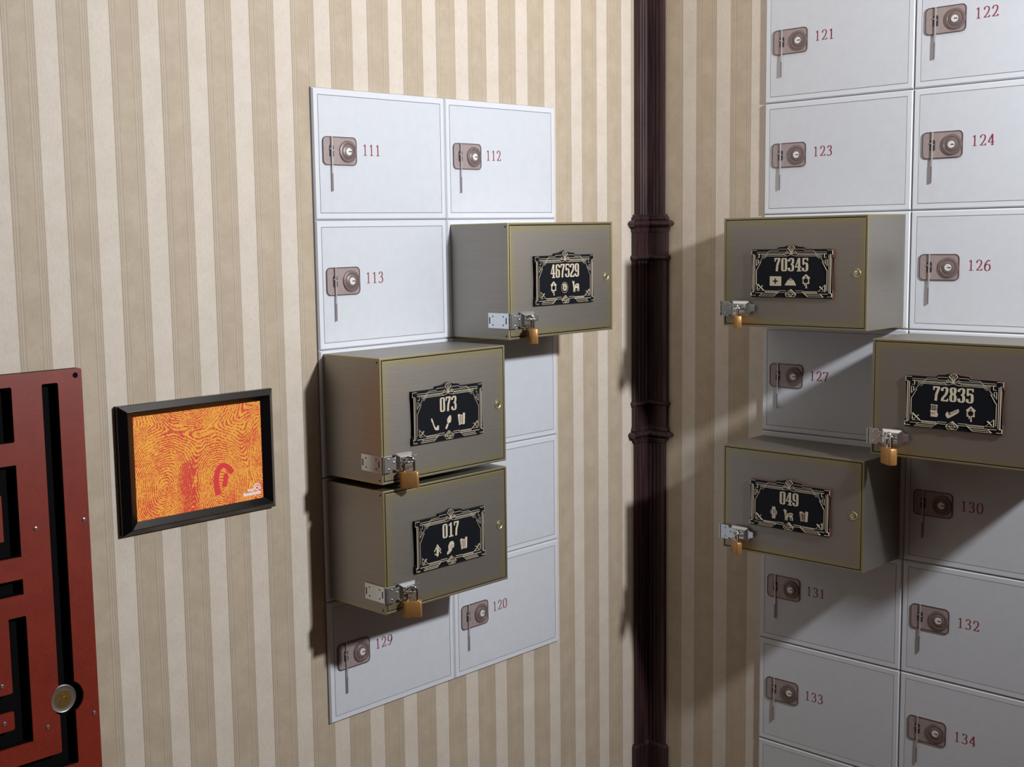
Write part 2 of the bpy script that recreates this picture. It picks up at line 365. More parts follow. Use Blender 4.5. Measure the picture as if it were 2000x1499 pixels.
# ------------------------------------------------------------------ corner column (two wings that meet in the corner)
def corner_column():
    root = thing('corner_column', 'dark mahogany fluted column with ring mouldings in the corner of the room', 'column', (0, 0, 0))
    def sec(wd, t, z, fl=0):
        o = WALL_IN
        half = [(-wd, o), (-wd, -t)]
        if fl:
            n = 3; a, b = -wd + .006, -t - .003
            for i in range(n):
                c0 = a + (b-a)*(i+.18)/n; c1 = a + (b-a)*(i+.82)/n
                half += [(c0, -t), (c0+.0022, -t+fl), (c1-.0022, -t+fl), (c1, -t)]
        half.append((-t, -t))
        other = [(y, x) for x, y in half[:-1][::-1]]
        return [(x, y, Z0+z) for x, y in half + other + [(o, o)]]
    def part(name, rows, bevel=0):
        mb = MB(); L = [[mb.bm.verts.new(p) for p in sec(*r)] for r in rows]; n = len(L[0])
        for a, b in zip(L, L[1:]):
            for i in range(n): mb.bm.faces.new((a[i], a[(i+1) % n], b[(i+1) % n], b[i]))
        f = [mb.bm.faces.new(L[0][::-1]), mb.bm.faces.new(L[-1])]
        bmesh.ops.triangulate(mb.bm, faces=f)
        return mb.build(name, M['wood'], root)
    T = .005
    part('shaft', [(.0365, T, .988, .0009), (.0365, T, -.172, .0009)])
    def collar(z0, z1, w0, w1):                # mouldings given by a half-round profile
        rows = []
        for i in range(13):
            a = i/12; b = math.sin(PI*a); rows.append((w0+(w1-w0)*b**.6, T+.002+.006*b, z0+(z1-z0)*a))
        return rows
    part('capital_ring', [(.039, T+.001, -.172), (.0415, T+.002, -.1735), (.0415, T+.002, -.1765), (.045, T+.004, -.1775), (.045, T+.004, -.1815)] + collar(-.1825, -.1955, .046, .0555) + [(.0475, T+.003, -.197), (.0455, T+.002, -.2035)] )
    part('block', [(.0445, T+.001, -.2035), (.0445, T+.001, -.243)])
    part('band', collar(-.243, -.2535, .0445, .0485))
    part('panel', [(.0445, T+.001, -.2535), (.0445, T+.001, -.262), (.0445, T+.001, -.262, .0012), (.0445, T+.001, -.495, .0012), (.0445, T+.001, -.495), (.0445, T+.001, -.503)] if 0 else [(.0445, T+.001, -.2535, .0012), (.0445, T+.001, -.503, .0012)])
    part('band', collar(-.503, -.5115, .0445, .0485))
    part('block', [(.0445, T+.001, -.5115), (.0445, T+.001, -.549)])
    part('capital_ring', [(.0455, T+.002, -.549), (.0475, T+.003, -.556)] + collar(-.5575, -.5695, .046, .0555) + [(.045, T+.004, -.5705), (.045, T+.004, -.5735), (.0415, T+.002, -.5745), (.0415, T+.002, -.578), (.039, T+.001, -.579)])
    part('shaft', [(.0395, T, -.579, .0009), (.0395, T, -1.141, .0009)])
    part('base', [(.042, T+.001, -1.141), (.0455, T+.003, -1.146), (.0455, T+.003, -1.40), (.052, T+.008, -1.42), (.052, T+.008, -Z0)])
corner_column()

# ------------------------------------------------------------------ white lockers
W, H = .25, .1784
def loc_parts():
    P = {}
    x = lambda a: a - W/2
    z = lambda a: H - a
    g = .0006; f = .0093; yb, yf = WALL_IN - .0003, -.0030
    mb = MB()                                 # frame: outer chamfer, flat, inner step
    mb.ring([(x(g), x(W-g), g, H-g, yb), (x(g), x(W-g), g, H-g, yf+.0026), (x(.0024), x(W-.0024), .0024, H-.0024, yf),
             (x(f), x(W-f), f, H-f, yf), (x(f), x(W-f), f, H-f, yb), (x(g), x(W-g), g, H-g, yb)])
    P['frame'] = (mb, M['white'])
    mb = MB(); mb.ring([(x(f), x(W-f), f, H-f, yb), (x(f), x(W-f), f, H-f, yf+.0004), (x(f+.0009), x(W-f-.0009), f+.0009, H-f-.0009, yf+.0004), (x(f+.0009), x(W-f-.0009), f+.0009, H-f-.0009, yb), (x(f), x(W-f), f, H-f, yb)])
    mb.ring([(x(0), x(W), 0, H, yb), (x(0), x(W), 0, H, yb-.0009), (x(.0012), x(W-.0012), .0012, H-.0012, yb-.0009)])
    P['groove'] = (mb, M['groove'])
    mb = MB(); mb.box(x(f+.0009), x(W-f-.0009), yf, yb, f+.0009, H-f-.0009)
    P['door'] = (mb, M['door'])
    mb = MB()                                 # lock plate with raised darker rim
    o_ = rrect(x(.0155), x(.0757), z(.1037), z(.0650), .0065); mb.poly(o_, yf-.0010, yf)
    P['lock_plate'] = (mb, M['plate'])
    mb = MB(); mb.stroke(rrect(x(.0160), x(.0752), z(.1032), z(.0655), .0062), .0011, .0011, yf-.0015, yf-.0008, True)
    P['plate_rim'] = (mb, M['rim'])
    mb = MB(); cx, cz = x(.0598), z(.0848)
    mb.lathe(cx, cz, [(.0152, yf-.0010), (.0148, yf-.0026), (.0125, yf-.0032), (.0112, yf-.0032), (.0105, yf-.0026), (.0092, yf-.0034), (.0055, yf-.0036)], 40)
    P['dial'] = (mb, M['dial'])
    mb = MB(); mb.cyl(cx, cz, .0052, yf-.0041, yf-.0034, 28)
    P['cylinder'] = (mb, M['cyl'])
    mb = MB(); mb.box(cx-.0006, cx+.0046, yf-.0043, yf-.0040, cz-.0007, cz+.0007)
    P['keyhole'] = (mb, M['slot'])
    mb = MB(); mb.poly(rrect(x(.0268), x(.0345), z(.0925), z(.0765), .0022), yf-.0014, yf-.0009)
    P['key_escutcheon'] = (mb, M['slot'])
    kx = x(.0306)
    mb = MB()                                 # key seen edge-on: bow above, thin blade hanging below the plate
    mb.poly([(kx-.0004, z(.0645)), (kx+.0010, z(.0645)), (kx+.0012, z(.100)), (kx+.0013, z(.112)), (kx+.0009, z(.1392)), (kx-.0009, z(.1392)), (kx-.0009, z(.112)), (kx-.0006, z(.100))], yf-.0028, yf-.0012)
    mb.cyl(kx-.0022, z(.0815), .0009, yf-.0026, yf-.0014, 12); mb.cyl(kx+.0022, z(.0835), .0008, yf-.0026, yf-.0014, 12)
    P['key'] = (mb, M['steel'])
    mb = MB(); mb.box(kx-.0015, kx-.0005, yf-.0024, yf-.0010, z(.1000), z(.0652)); mb.box(kx-.0009, kx+.0009, yf-.0030, yf-.0028, z(.1390), z(.1150))
    P['key_shade_strip'] = (mb, M['keydark'])  # shaded side of the key, put in as darker brown strips
    return P
def make_locker(with_lock):
    root = thing('locker', 'x', 'locker', (0, 0, 0))
    P = loc_parts()
    def add(k, parent, **kw):
        mb, mt = P[k]; return mb.build(k, mt, parent, **kw)
    add('frame', root); add('groove', root); add('door', root)
    if with_lock:
        lp = add('lock_plate', root, bevel=.0004)
        add('plate_rim', lp); add('dial', lp, smooth=True); add('cylinder', lp, bevel=.0004); add('keyhole', lp); add('key_escutcheon', lp)
        k = add('key', root); k['label'] = 'thin steel key hanging from the lock'; add('key_shade_strip', k)
    return root
proto = {1: make_locker(True), 0: make_locker(False)}; used = {1: False, 0: False}
def locker(side, col, row, label, num=None, lock=True, group=None):
    k = 1 if lock else 0
    o = proto[k] if not used[k] else copy_tree(proto[k])
    if used[k]:                               # numbers belong to one locker only
        for ch in list(o.children):
            if ch.name.startswith('number'): bpy.data.objects.remove(ch)
    used[k] = True
    u0, zt = (-.7539, 0) if side == 'L' else (.2351, .1779)
    o.location = wall_pt(side, u0+(col+.5)*W, zt-(row+1)*H); o.rotation_euler = (0, 0, RZ[side])
    o['label'] = label; o['category'] = 'locker'; o['group'] = group
    if num:
        n = serif_number(num, .0878 - W/2, H-.0890, .0152, o, M['red_ink'], -.0030)
        n['label'] = 'dark red printed numerals'
    return o
GL, GR = 'white lockers on the left wall', 'white lockers on the right wall'
locker('L', 0, 0, 'white locker numbered 111 at the top left of the left wall block', '111', group=GL)
locker('L', 1, 0, 'white locker numbered 112 at the top right of the left wall block', '112', group=GL)
locker('L', 0, 1, 'white locker numbered 113 beside the brass box 467529', '113', group=GL)
locker('L', 1, 1, 'white locker front hidden behind the uppermost brass box on the left wall', lock=False, group=GL)
locker('L', 0, 2, 'white locker front hidden behind the middle brass box with the pipe icon', lock=False, group=GL)
locker('L', 1, 2, 'white locker with hidden lock, right of brass box 073 and under box 467529', group=GL)
locker('L', 0, 3, 'white locker front hidden behind the lowest brass box on the left wall', lock=False, group=GL)
locker('L', 1, 3, 'white locker with hidden lock, right of brass box 017 and above locker 120', group=GL)
locker('L', 0, 4, 'white locker numbered 129 half in shadow under brass box 017', '129', group=GL)
locker('L', 1, 4, 'white locker numbered 120 at the bottom right of the left wall block', '120', group=GL)
locker('R', 0, 0, 'white locker numbered 121 in the top row of the right wall', '121', group=GR)
locker('R', 1, 0, 'white locker numbered 122 in the top right corner of the photo', '122', group=GR)
locker('R', 0, 1, 'white locker numbered 123 above the brass box 70345', '123', group=GR)
locker('R', 1, 1, 'white locker numbered 124 beside locker 123 on the right wall', '124', group=GR)
locker('R', 0, 2, 'white locker front hidden behind the highest brass box on the right wall', lock=False, group=GR)
locker('R', 1, 2, 'white locker numbered 126 between locker 124 and brass box 72835', '126', group=GR)
locker('R', 0, 3, 'white locker numbered 127 crossed by a slanting strip of light', '127', group=GR)
locker('R', 1, 3, 'white locker front hidden behind the brass box cut off by the right photo edge', lock=False, group=GR)
locker('R', 0, 4, 'white locker front hidden behind the lowest and darkest brass box on the right wall', lock=False, group=GR)
locker('R', 1, 4, 'white locker numbered 130 in the dark shadow under brass box 72835', '130', group=GR)
locker('R', 0, 5, 'white locker numbered 131 directly under brass box 049', '131', group=GR)
locker('R', 1, 5, 'white locker numbered 132 right of locker 131', '132', group=GR)
locker('R', 0, 6, 'white locker numbered 133 under locker 131', '133', group=GR)
locker('R', 1, 6, 'white locker numbered 134 at the bottom right of the photo', '134', group=GR)
locker('R', 0, 7, 'white locker of which only the top edge shows below locker 133', group=GR)

# ------------------------------------------------------------------ icons on the plates (drawn around 0,0, size about 0.015)
YI = -.00025
def icon(kind, cx, cz, yf, parent):
    a, d = MB(True), MB(True); y0, y1 = yf-.0003, yf; yd = yf-.0005
    S = .001
    p = lambda P: [(cx+x*S, cz+z*S) for x, z in P]
    name = {'clock': 'cuckoo_clock_icon', 'spiral': 'spiral_icon', 'animal': 'goat_icon', 'pipe': 'pipe_icon', 'trowel': 'trowel_icon', 'book': 'notebook_icon',
            'arrow': 'arrow_icon', 'skull': 'skull_icon', 'watch': 'wristwatch_icon', 'cross': 'cross_flag_icon', 'hill': 'mountain_icon', 'choc': 'chocolate_bar_icon', 'roll': 'roll_icon'}[kind]
    dk = False
    if kind == 'clock':
        a.poly(p([(-5.5, -4.5), (5.5, -4.5), (5.5, 3.6), (6.6, 3.6), (6.6, 4.6), (0, 10), (-6.6, 4.6), (-6.6, 3.6), (-5.5, 3.6)]), y0, y1)
        a.box(cx-.0027, cx-.0014, y0, y1, cz-.0075, cz-.0045); a.box(cx-.0002, cx+.0012, y0, y1, cz-.0112, cz-.0045); a.box(cx-.0004, cx+.0016, y0, y1, cz-.0112, cz-.0085)
        d.cyl(cx, cz+.0003, .0037, yd, y0, 20); d.cyl(cx, cz+.0058, .0011, yd, y0, 12); dk = True
    if kind == 'spiral':
        P = [(cx+(1.2+4.4*i/56)*S*math.cos(i*.27), cz+(1.2+4.6*i/56)*S*math.sin(i*.27)) for i in range(57)]
        a.stroke(P, .0013, .0013, y0, y1)
        a.stroke([(cx+.0076*math.cos(i*PI/18), cz+.0080*math.sin(i*PI/18)) for i in range(36)], .0004, .0004, y0, y1, True)
    if kind == 'animal':
        a.poly(p([(-8.5, 7), (-6, 8.5), (-5.4, 6.6), (-2.6, 7.2), (-3.6, 3.4), (-1.5, 1.8), (2.5, 3.6), (6.6, 3.6), (8, 1.5), (7.4, -1), (8.2, -4.6), (7.5, -8.5), (6.4, -8.5), (6, -4.5), (4.6, -4), (4.4, -8.2), (3.3, -8.2), (2.8, -3.4), (-.8, -2.8), (-1.4, -9), (-2.8, -9), (-3.4, -4), (-4.4, -9), (-5.7, -9), (-5.5, -2.8), (-6.2, .5), (-7, 4)]), y0, y1)
        d.cyl(cx+.0014, cz+.0006, .0010, yd, y0, 10); d.cyl(cx+.0048, cz+.0013, .0009, yd, y0, 10); d.box(cx-.0032, cx-.0026, yd, y0, cz-.0010, cz+.0030); dk = True
    if kind == 'pipe':
        a.stroke(p([(-6.5, 8), (-4.4, 4.2), (-2.6, -1), (-.6, -4.8), (1.6, -6.4)]), .0022, .0022, y0, y1)
        a.poly(p([(-6.9, 5), (-4.6, 6.6), (-3.4, 4.6), (-5.8, 2.8)]), y0, y1)
        a.poly(p(smoothp([(-1.6, -4.6), (-.2, -8), (3, -9.2), (6.6, -9.2), (7.4, -8), (7.2, -3.2), (4.6, -3), (3.6, -5), (1.4, -5)], 4, True)), y0, y1)
    if kind == 'trowel':
        a.poly(p(smoothp([(4, 9), (6, 7), (5.6, .4), (2.6, -1.6), (-1.6, -.2), (-1, 5.2)], 5, True)), y0, y1)
        a.stroke(p([(.6, -.6), (-1.2, -4)]), .0016, .0016, y0, y1); a.stroke(p([(-.8, -3), (-4.4, -9)]), .0033, .0033, y0, y1)
    if kind == 'book':
        a.poly(p([(-7, 6.6), (-3.4, 7.6), (-1, 5.8), (2.8, 6), (3.4, 8.4), (7.4, 8), (6.6, -7.4), (2.6, -8), (.2, -6.6), (-1.4, -7.6), (-5, -8)]), y0, y1)
        for i in range(5): d.box(cx-.0058+.0003*i, cx-.0042+.0003*i, yd, y0, cz-.0062+.0024*i, cz-.0055+.0024*i)
        d.box(cx-.0020, cx-.0015, yd, y0, cz-.0065, cz+.0058); d.box(cx+.0022, cx+.0027, yd, y0, cz-.0070, cz+.0062)
        for i in range(6): d.box(cx-.0009, cx+.0016, yd, y0, cz-.0045+.0016*i, cz-.0042+.0016*i)
        dk = True
    if kind == 'arrow':
        a.poly(p(smoothp([(-1.9, -5), (-1.9, 6), (0, 8.6), (1.9, 6), (1.9, -5), (0, -8.8)], 4, True)), y0, y1)
        for q in ([(-1.6, 5.6), (-6.4, -.6)], [(1.6, 5.6), (6.4, -.6)], [(-1.6, -6.6), (-5.6, -3.6)], [(2, .6), (6.6, -4.8)]): a.stroke(p(q), .0015, .0015, y0, y1)
        d.cyl(cx, cz+.0048, .0007, yd, y0, 10); dk = True
    if kind == 'skull':
        a.poly(p(smoothp([(-3.8, 4), (-.6, 8), (4.6, 8.2), (7, 4.6), (6.6, 0), (5, -1.2), (3.6, -.6), (2.2, -4), (-1.4, -7.4), (-7, -9), (-6.6, -5.6), (-4.2, -3), (-4.6, 1)], 4, True)), y0, y1)
        d.stroke(p([(.6, 1.6), (2.2, 3.4), (3.6, 2.2), (5, 2.6)]), .0005, .0005, yd, y0); d.stroke(p([(.2, 1.4), (.4, -1.4), (1.6, -1.2)]), .0005, .0005, yd, y0); d.cyl(cx-.0028, cz-.0062, .0007, yd, y0, 10); dk = True
    if kind == 'watch':
        a.cyl(cx, cz, .0056, y0, y1, 28); a.box(cx-.0026, cx+.0026, y0, y1, cz+.0062, cz+.0092); a.box(cx-.0026, cx+.0026, y0, y1, cz-.0092, cz-.0062); a.box(cx-.0030, cx+.0030, y0, y1, cz+.0045, cz+.0064); a.box(cx-.0030, cx+.0030, y0, y1, cz-.0064, cz-.0045)
        d.stroke([(cx+.0043*math.cos(i*PI/14), cz+.0043*math.sin(i*PI/14)) for i in range(28)], .0004, .0004, yd, y0, True); d.box(cx-.0003, cx+.0003, yd, y0, cz, cz+.003); d.box(cx, cx+.0024, yd, y0, cz-.0003, cz+.0003); dk = True
    if kind == 'cross':
        a.box(cx-.0097, cx+.0097, y0, y1, cz-.0072, cz+.0072)
        d.box(cx-.0009, cx+.0009, yd, y0, cz-.004, cz+.004); d.box(cx-.004, cx+.004, yd, y0, cz-.0009, cz+.0009); dk = True
    if kind == 'hill':
        a.poly(p([(-9.6, -6), (-4.2, 2.6), (-3.2, 2), (-1.6, 4), (-.4, 3.6), (0, 6.4), (1, 3.8), (2, 4.2), (4, 1.6), (5.2, 2), (9.6, -6)]), y0, y1)
        for i in range(4): d.cyl(cx+(-.0026+.0017*i), cz+.0022+.0005*(i % 2), .0005, yd, y0, 8)
        dk = True
    if kind == 'choc':
        a.poly(p([(-4.6, 1), (-4.6, 9.6), (4.2, 9.2), (5, 8), (4.8, 1), (6, .2), (4.6, -1), (6.2, -4.4), (4.4, -8), (-4.6, -8), (-4.6, -1), (-6, 0)]), y0, y1)
        for i in range(2): d.box(cx-.0019+.003*i, cx-.0013+.003*i, yd, y0, cz+.0012, cz+.0094)
        for i in range(3): d.box(cx-.0046, cx+.0046, yd, y0, cz+.0020+.0024*i, cz+.0026+.0024*i)
        d.stroke(p([(-2.8, -2), (-1, -3.6), (2.4, -1.6)]), .0005, .0005, yd, y0); dk = True
    if kind == 'roll':
        a.poly(p(smoothp([(-9, -3.4), (-6.4, -7.6), (-3.6, -7.4), (8.6, .6), (9.2, 4.6), (7.4, 5.4), (-4, -.4), (-6.6, 1)], 4, True)), y0, y1)
        for i in range(5): d.stroke(p([(-1.6+2.1*i, -.6+1.15*i), (-.8+2.1*i, -2.0+1.15*i)]), .0005, .0005, yd, y0)
        d.stroke(p([(-4, 0), (-2.2, -3)]), .0008, .0008, yd, y0); dk = True
    o = a.build(name, M['engr'], parent)
    if dk: d.build('dark_detail', M['black'], parent)          # black gaps inside the engraved icon

# ------------------------------------------------------------------ brass boxes
def plate_outline():
    R = [(0, .0440), (.0028, .0430), (.0105, .0405), (.0222, .0395), (.0240, .0366), (.0680, .0366), (.0680, .0250), (.0658, .0228), (.0658, -.0232), (.0682, -.0262), (.0682, -.0367)]
    return R + [(-x, z) for x, z in R[:0:-1]]
def ornament(mb, y0, y1):
    kx, kz = .0000905, .0000812
    def ln(P, wd=.00052):
        for s in (1, -1): mb.stroke([(s*(x-993)*kx, (690-z)*kz) for x, z in P], wd, wd, y0, y1)
    ln([(1075, 238), (1225, 238), (1245, 266), (1400, 266), (1530, 405), (1500, 412), (1440, 350)])
    ln([(1060, 292), (1640, 292)]); ln([(1065, 325), (1640, 325)], .0008); ln([(1150, 345), (1560, 345)])
    ln([(1100, 366), (1545, 366), (1545, 420), (1650, 545)]); ln([(1000, 345), (1085, 368), (1150, 328)])
    for x, z in ((935, 215), (962, 178), (993, 165), (905, 268), (880, 300)): ln([(993, 335), (x, z)])
    ln([(925, 225), (950, 178), (993, 163)]); ln([(925, 225), (960, 262), (993, 325)])
    ln([(1710, 335), (1710, 1050)], .0011); ln([(1682, 345), (1682, 1040)], .0006); ln([(1650, 620), (1650, 1000)]); ln([(1640, 625), (1595, 535), (1560, 470)])
    ln([(1650, 545), (1650, 430), (1615, 430), (1615, 505)]); ln([(1650, 260), (1742, 260), (1742, 335), (1700, 335)]); ln([(1600, 320), (1600, 395), (1640, 395)])
    ln([(1085, 1012), (1225, 1012)]); ln([(1235, 1022), (1490, 1022)], .0007); ln([(1060, 1045), (1225, 1045)]); ln([(1235, 1060), (1660, 1060)], .0006)
    for i in range(9): ln([(1255+27*i, 1026), (1240+27*i, 1056)], .0004)
    ln([(1210, 1030), (1310, 1118), (1590, 1118), (1540, 1070)]); ln([(1300, 1090), (1560, 1090)])
    ln([(993, 985), (1092, 1075), (1060, 1122), (993, 1122)]); ln([(993, 1075), (1092, 1075)]); ln([(993, 985), (993, 1122)]); ln([(993, 1010), (1045, 1075), (993, 1122)])
    ln([(1620, 895), (1620, 1015), (1500, 1015), (1620, 895)], .0006); ln([(1525, 925), (1595, 995)], .0008); ln([(1700, 1050), (1742, 1050), (1742, 1110), (1665, 1110)])
def make_box(side, u, zt, number, icons, label, strap_turn=0):
    D = BD
    root = thing('deposit_box', label, 'deposit box', wall_pt(side, u+BW/2, zt-BH), RZ[side], 'brass deposit boxes with padlocks')
    hx = BW/2; rim = .0032; yb = -.0031
    mb = MB()
    mb.ring([(-hx, hx, 0, BH, yb), (-hx, hx, 0, BH, -D), (-hx+rim, hx-rim, rim, BH-rim, -D), (-hx+rim, hx-rim, rim, BH-rim, -D+.006)])
    bm = mb.bm
    for y, (x0, x1, z0, z1) in ((-D+.006, (-hx+rim, hx-rim, rim, BH-rim)), (yb, (-hx, hx, 0, BH))):
        bm.faces.new([bm.verts.new(q) for q in ((x0, y, z0), (x1, y, z0), (x1, y, z1), (x0, y, z1))])
    bmesh.ops.remove_doubles(bm, verts=bm.verts, dist=1e-5)
    mb.build('body', M['brassbody'], root, bevel=.0006)
    g = rim + .0012
    mb = MB(); mb.box(-hx+g, hx-g, -D, -D+.0045, g, BH-g)
    door = mb.build('door', M['brass'], root, bevel=.0005)
    cx, cz = .1043, BH-.0845                  # cam lock hole
    mb = MB(); mb.lathe(cx, cz, [(.0066, -D+.0002), (.0066, -D-.0005), (.0061, -D-.0010), (.0055, -D-.0008), (.0047, -D-.0002), (.0046, -D-.0002)], 28)
    lk = mb.build('cam_lock', M['rimbrass'], door, smooth=True)
    mb = MB(); mb.lathe(cx, cz, [(.0040, -D-.0001), (.0038, -D-.0008), (.0030, -D-.0011), (.0012, -D-.0009)], 20)
    mb.build('cam_lock_core', M['zinc'], door, smooth=True)
    mb = MB(); mb.box(cx-.0024, cx+.0024, -D-.0014, -D-.0010, cz-.0004, cz+.0004)
    mb.build('cam_lock_slot', M['edge'], door)
    # side screws
    for zz in (.0055, BH-.0055):
        mb = MB(); mb.tube([(-hx-.0002, -D+.0050, zz), (-hx+.0008, -D+.0050, zz)], .0014, 12)
        mb.build('screw', M['zincdark'], root)
    # name plate
    pz = BH-.0857; yp = -D-.0040; off = .0002
    mb = MB(); mb.poly(plate_outline(), -.0040, 0)
    for f in mb.bm.faces: f.material_index = 0 if abs(f.normal.y) > .5 else 1
    bmesh.ops.recalc_face_normals(mb.bm, faces=mb.bm.faces); mb.bm.normal_update()
    for f in mb.bm.faces: f.material_index = 0 if abs(f.normal.y) > .5 or side == 'L' else 1
    pl = mb.build('name_plate', [M['black'], M['edge']], root, loc=(off, -D-.0001, pz))
    mb = MB(True); ornament(mb, -.0042, -.0040); mb.build('ornament', M['engr'], pl)
    mb = MB(True); n = len(number); pt = .0111 if n != 5 else .0117; dw = .0098
    for i, ch in enumerate(number): slab_digit(mb, ch, -.5*((n-1)*pt+dw)+i*pt, .0033, dw, .0200, -.0043, -.0040)
    mb.build('number', M['engr'], pl)
    for k, q in zip(icons, ((-.0262, -.0117), (-.0008, -.0120), (.0252, -.0108))): icon(k, q[0], q[1], -.0040, pl)
    for sx in (-1, 1):
        for sz in (.0318, -.0318):
            mb = MB(); mb.lathe(sx*.0645, sz, [(.0016, -.0040), (.0015, -.0047), (.0008, -.0052)], 14)
            mb.build('screw', M['black'], pl, smooth=True)
    # hasp: strap over the door, hinge, leaf on the side
    zc = BH-.1415; ys = -D-.0042
    mb = MB()
    sh = [(0, .0112), (.0138, .0112), (.0150, .0078), (.0192, .0078), (.0205, .0126), (.0476, .0129), (.0537, .0070), (.0592, .0068), (.0592, -.0028), (.0538, -.0036), (.0479, -.0102), (.0218, -.0115), (.0182, -.0086), (.0142, -.0086), (.0138, -.0115), (0, -.0112)]
    mb.poly([(-hx+a, zc+b) for a, b in sh], ys-.0014, ys)
    hasp = mb.build('hasp', M['zinc'], root, bevel=.0004); hasp['label'] = 'zinc-plated hinged hasp'
    mb = MB()                                  # raised pillow with bevelled sides and a slot
    a0, a1, b0, b1 = -hx+.0205, -hx+.0505, zc-.0098, zc+.0118
    mb.ring([(a0, a1, b0, b1, ys-.0014), (a0+.004, a1-.004, b0+.0035, b1-.0035, ys-.0050), (a0+.0065, a1-.0065, b0+.0072, b1-.0072, ys-.0050), (a0+.0068, a1-.0068, b0+.0075, b1-.0075, ys-.0016)])
    mb.build('embossed_cover', M['zinc'], hasp, bevel=.0007)
    for q in ((.0075, .0068), (.0075, -.0068), (.0168, .0015)):
        mb = MB(); mb.lathe(-hx+q[0], zc+q[1], [(.0015, ys-.0014), (.0014, ys-.0021), (.0007, ys-.0025)], 14); mb.build('rivet', M['zinc'], hasp, smooth=True)
    mb = MB()                                  # swivel staple: a flat loop standing out through the slot
    ca, cb = -hx+.0352, zc+.0010
    mb.tube([(ca-.0078, ys-.0010, cb), (ca-.0076, ys-.0075, cb)] + [(ca+.0074*math.cos(t), ys-.0080-.0072*math.sin(t), cb) for t in [PI*(1-i/10) for i in range(11)]] + [(ca+.0076, ys-.0075, cb), (ca+.0078, ys-.0010, cb)], .0017, 10)
    mb.build('staple', M['chrome'], hasp, smooth=True)
    mb = MB(); xh, yh = -hx-.0022, ys+.0008
    for z0, z1 in ((-.0115, -.0060), (-.0055, .0055), (.0060, .0115)):
        mb.tube([(xh, yh, zc+z0), (xh, yh, zc+z1)], .0024, 14)
    mb.build('hinge', M['zinc'], hasp, smooth=True)
    mb = MB(); xs = -hx-.0002                  # leaf lies on the left side of the box
    v = [(xs-.0016, -D+.0395), (xs-.0016, yh), (xs, yh), (xs, -D+.0395)]
    lo = [mb.bm.verts.new((x_, y_, zc-.0113)) for x_, y_ in v]; hi = [mb.bm.verts.new((x_, y_, zc+.0113)) for x_, y_ in v]
    mb.bm.faces.new(lo); mb.bm.faces.new(hi)
    for i in range(4): mb.bm.faces.new((lo[i], lo[(i+1) % 4], hi[(i+1) % 4], hi[i]))
    mb.build('hinge_leaf', M['zinc'], hasp, bevel=.0003)
    for yy, zz in ((.0300, .0062), (.0095, .0062), (.0300, -.0062), (.0095, -.0062)):
        mb = MB(); mb.tube([(xs-.0018, -D+yy, zc+zz), (xs-.0014, -D+yy, zc+zz)], .0011, 12); mb.build('screw', M['zincdark'], hasp)
    mb = MB()
    for yy in (.0365, .0036):
        P = [(-D+yy-.0009, -.0047), (-D+yy+.0009, -.0047), (-D+yy+.0009, .0047), (-D+yy-.0009, .0047)]
        q0 = [mb.bm.verts.new((xs-.0018, a_, zc+b_)) for a_, b_ in P]; q1 = [mb.bm.verts.new((xs-.0014, a_, zc+b_)) for a_, b_ in P]
        mb.bm.faces.new(q0); mb.bm.faces.new(q1)
        for i in range(4): mb.bm.faces.new((q0[i], q0[(i+1) % 4], q1[(i+1) % 4], q1[i]))
    mb.build('slot', M['zincdark'], hasp)
    return root

# padlock, modelled around the middle of its shackle bow
def padlock_proto():
    root = thing('padlock', 'x', 'padlock', (0, 0, 0), 0, 'brass padlocks on the hasps')
    wd, ht, th = .0260, .0215, .0125
    top = -.0172
    mb = MB(); P = rrect(-wd/2, wd/2, -th/2, th/2, .0036, 5)
    L = []
    for zz, s in ((top-ht, .93), (top-ht+.0010, 1), (top-.0010, 1), (top, .93)):
        L.append([mb.bm.verts.new((x_*(1-(1-s)*.5), y_*s, zz)) for x_, y_ in P])
    n = len(P)
    for a, b in zip(L, L[1:]):
        for i in range(n): mb.bm.faces.new((a[i], a[(i+1) % n], b[(i+1) % n], b[i]))
    mb.bm.faces.new(L[0]); mb.bm.faces.new(L[-1])
    body = mb.build('body', M['padl'], root, smooth=True, angle=.5)
    r = .0068
    mb = MB(); mb.tube([(-r, 0, top-.002), (-r, 0, -r*.6)] + [(-r*math.cos(PI*i/12), 0, -r*.6+r*math.sin(PI*i/12)) for i in range(1, 12)] + [(r, 0, -r*.6), (r, 0, top-.002)], .0019, 12)
    mb.build('shackle', M['chrome'], root, smooth=True)
    mb = MB(); y0 = -th/2                      # worn, unreadable engraved strokes
    for a in ([(-3.8, -1.5), (-3.8, 1.5)], [(-1.6, -1.5), (-.6, 1.5)], [(.4, -1.5), (-.6, 1.5)], [(1.4, 1.5), (2.4, -1.5)], [(3.6, -1.5), (3.6, 1.5)]):
        mb.stroke([(x_*.001, top-ht*.5+z_*.001) for x_, z_ in a], .0005, .0005, y0-.00012, y0+.0002)
    mb.build('engraving', M['padtxt'], body)
    return root
pproto = padlock_proto(); pused = [False]
def padlock(box, turn, sc, label):
    o = copy_tree(pproto) if pused[0] else pproto; pused[0] = True
    loc = Vector((-BW/2+.0352, -BD-.0148, BH-.1405+.0068))     # bow over the staple
    loc.z = BH-.1415+.0010+.0038*sc
    R = Matrix.Rotation(box.rotation_euler.z, 3, 'Z')
    o.location = Vector(box.location) + R @ loc; o.rotation_euler = (0, 0, box.rotation_euler.z+math.radians(turn)); o.scale = (sc, sc, sc)
    o['label'] = label; o['category'] = 'padlock'; o['group'] = 'brass padlocks on the hasps'
    return o
B = {}
B['467529'] = make_box('L', -.4964, -.1861, '467529', ('clock', 'spiral', 'animal'), 'brass box with black plate 467529, upper of the left wall boxes')
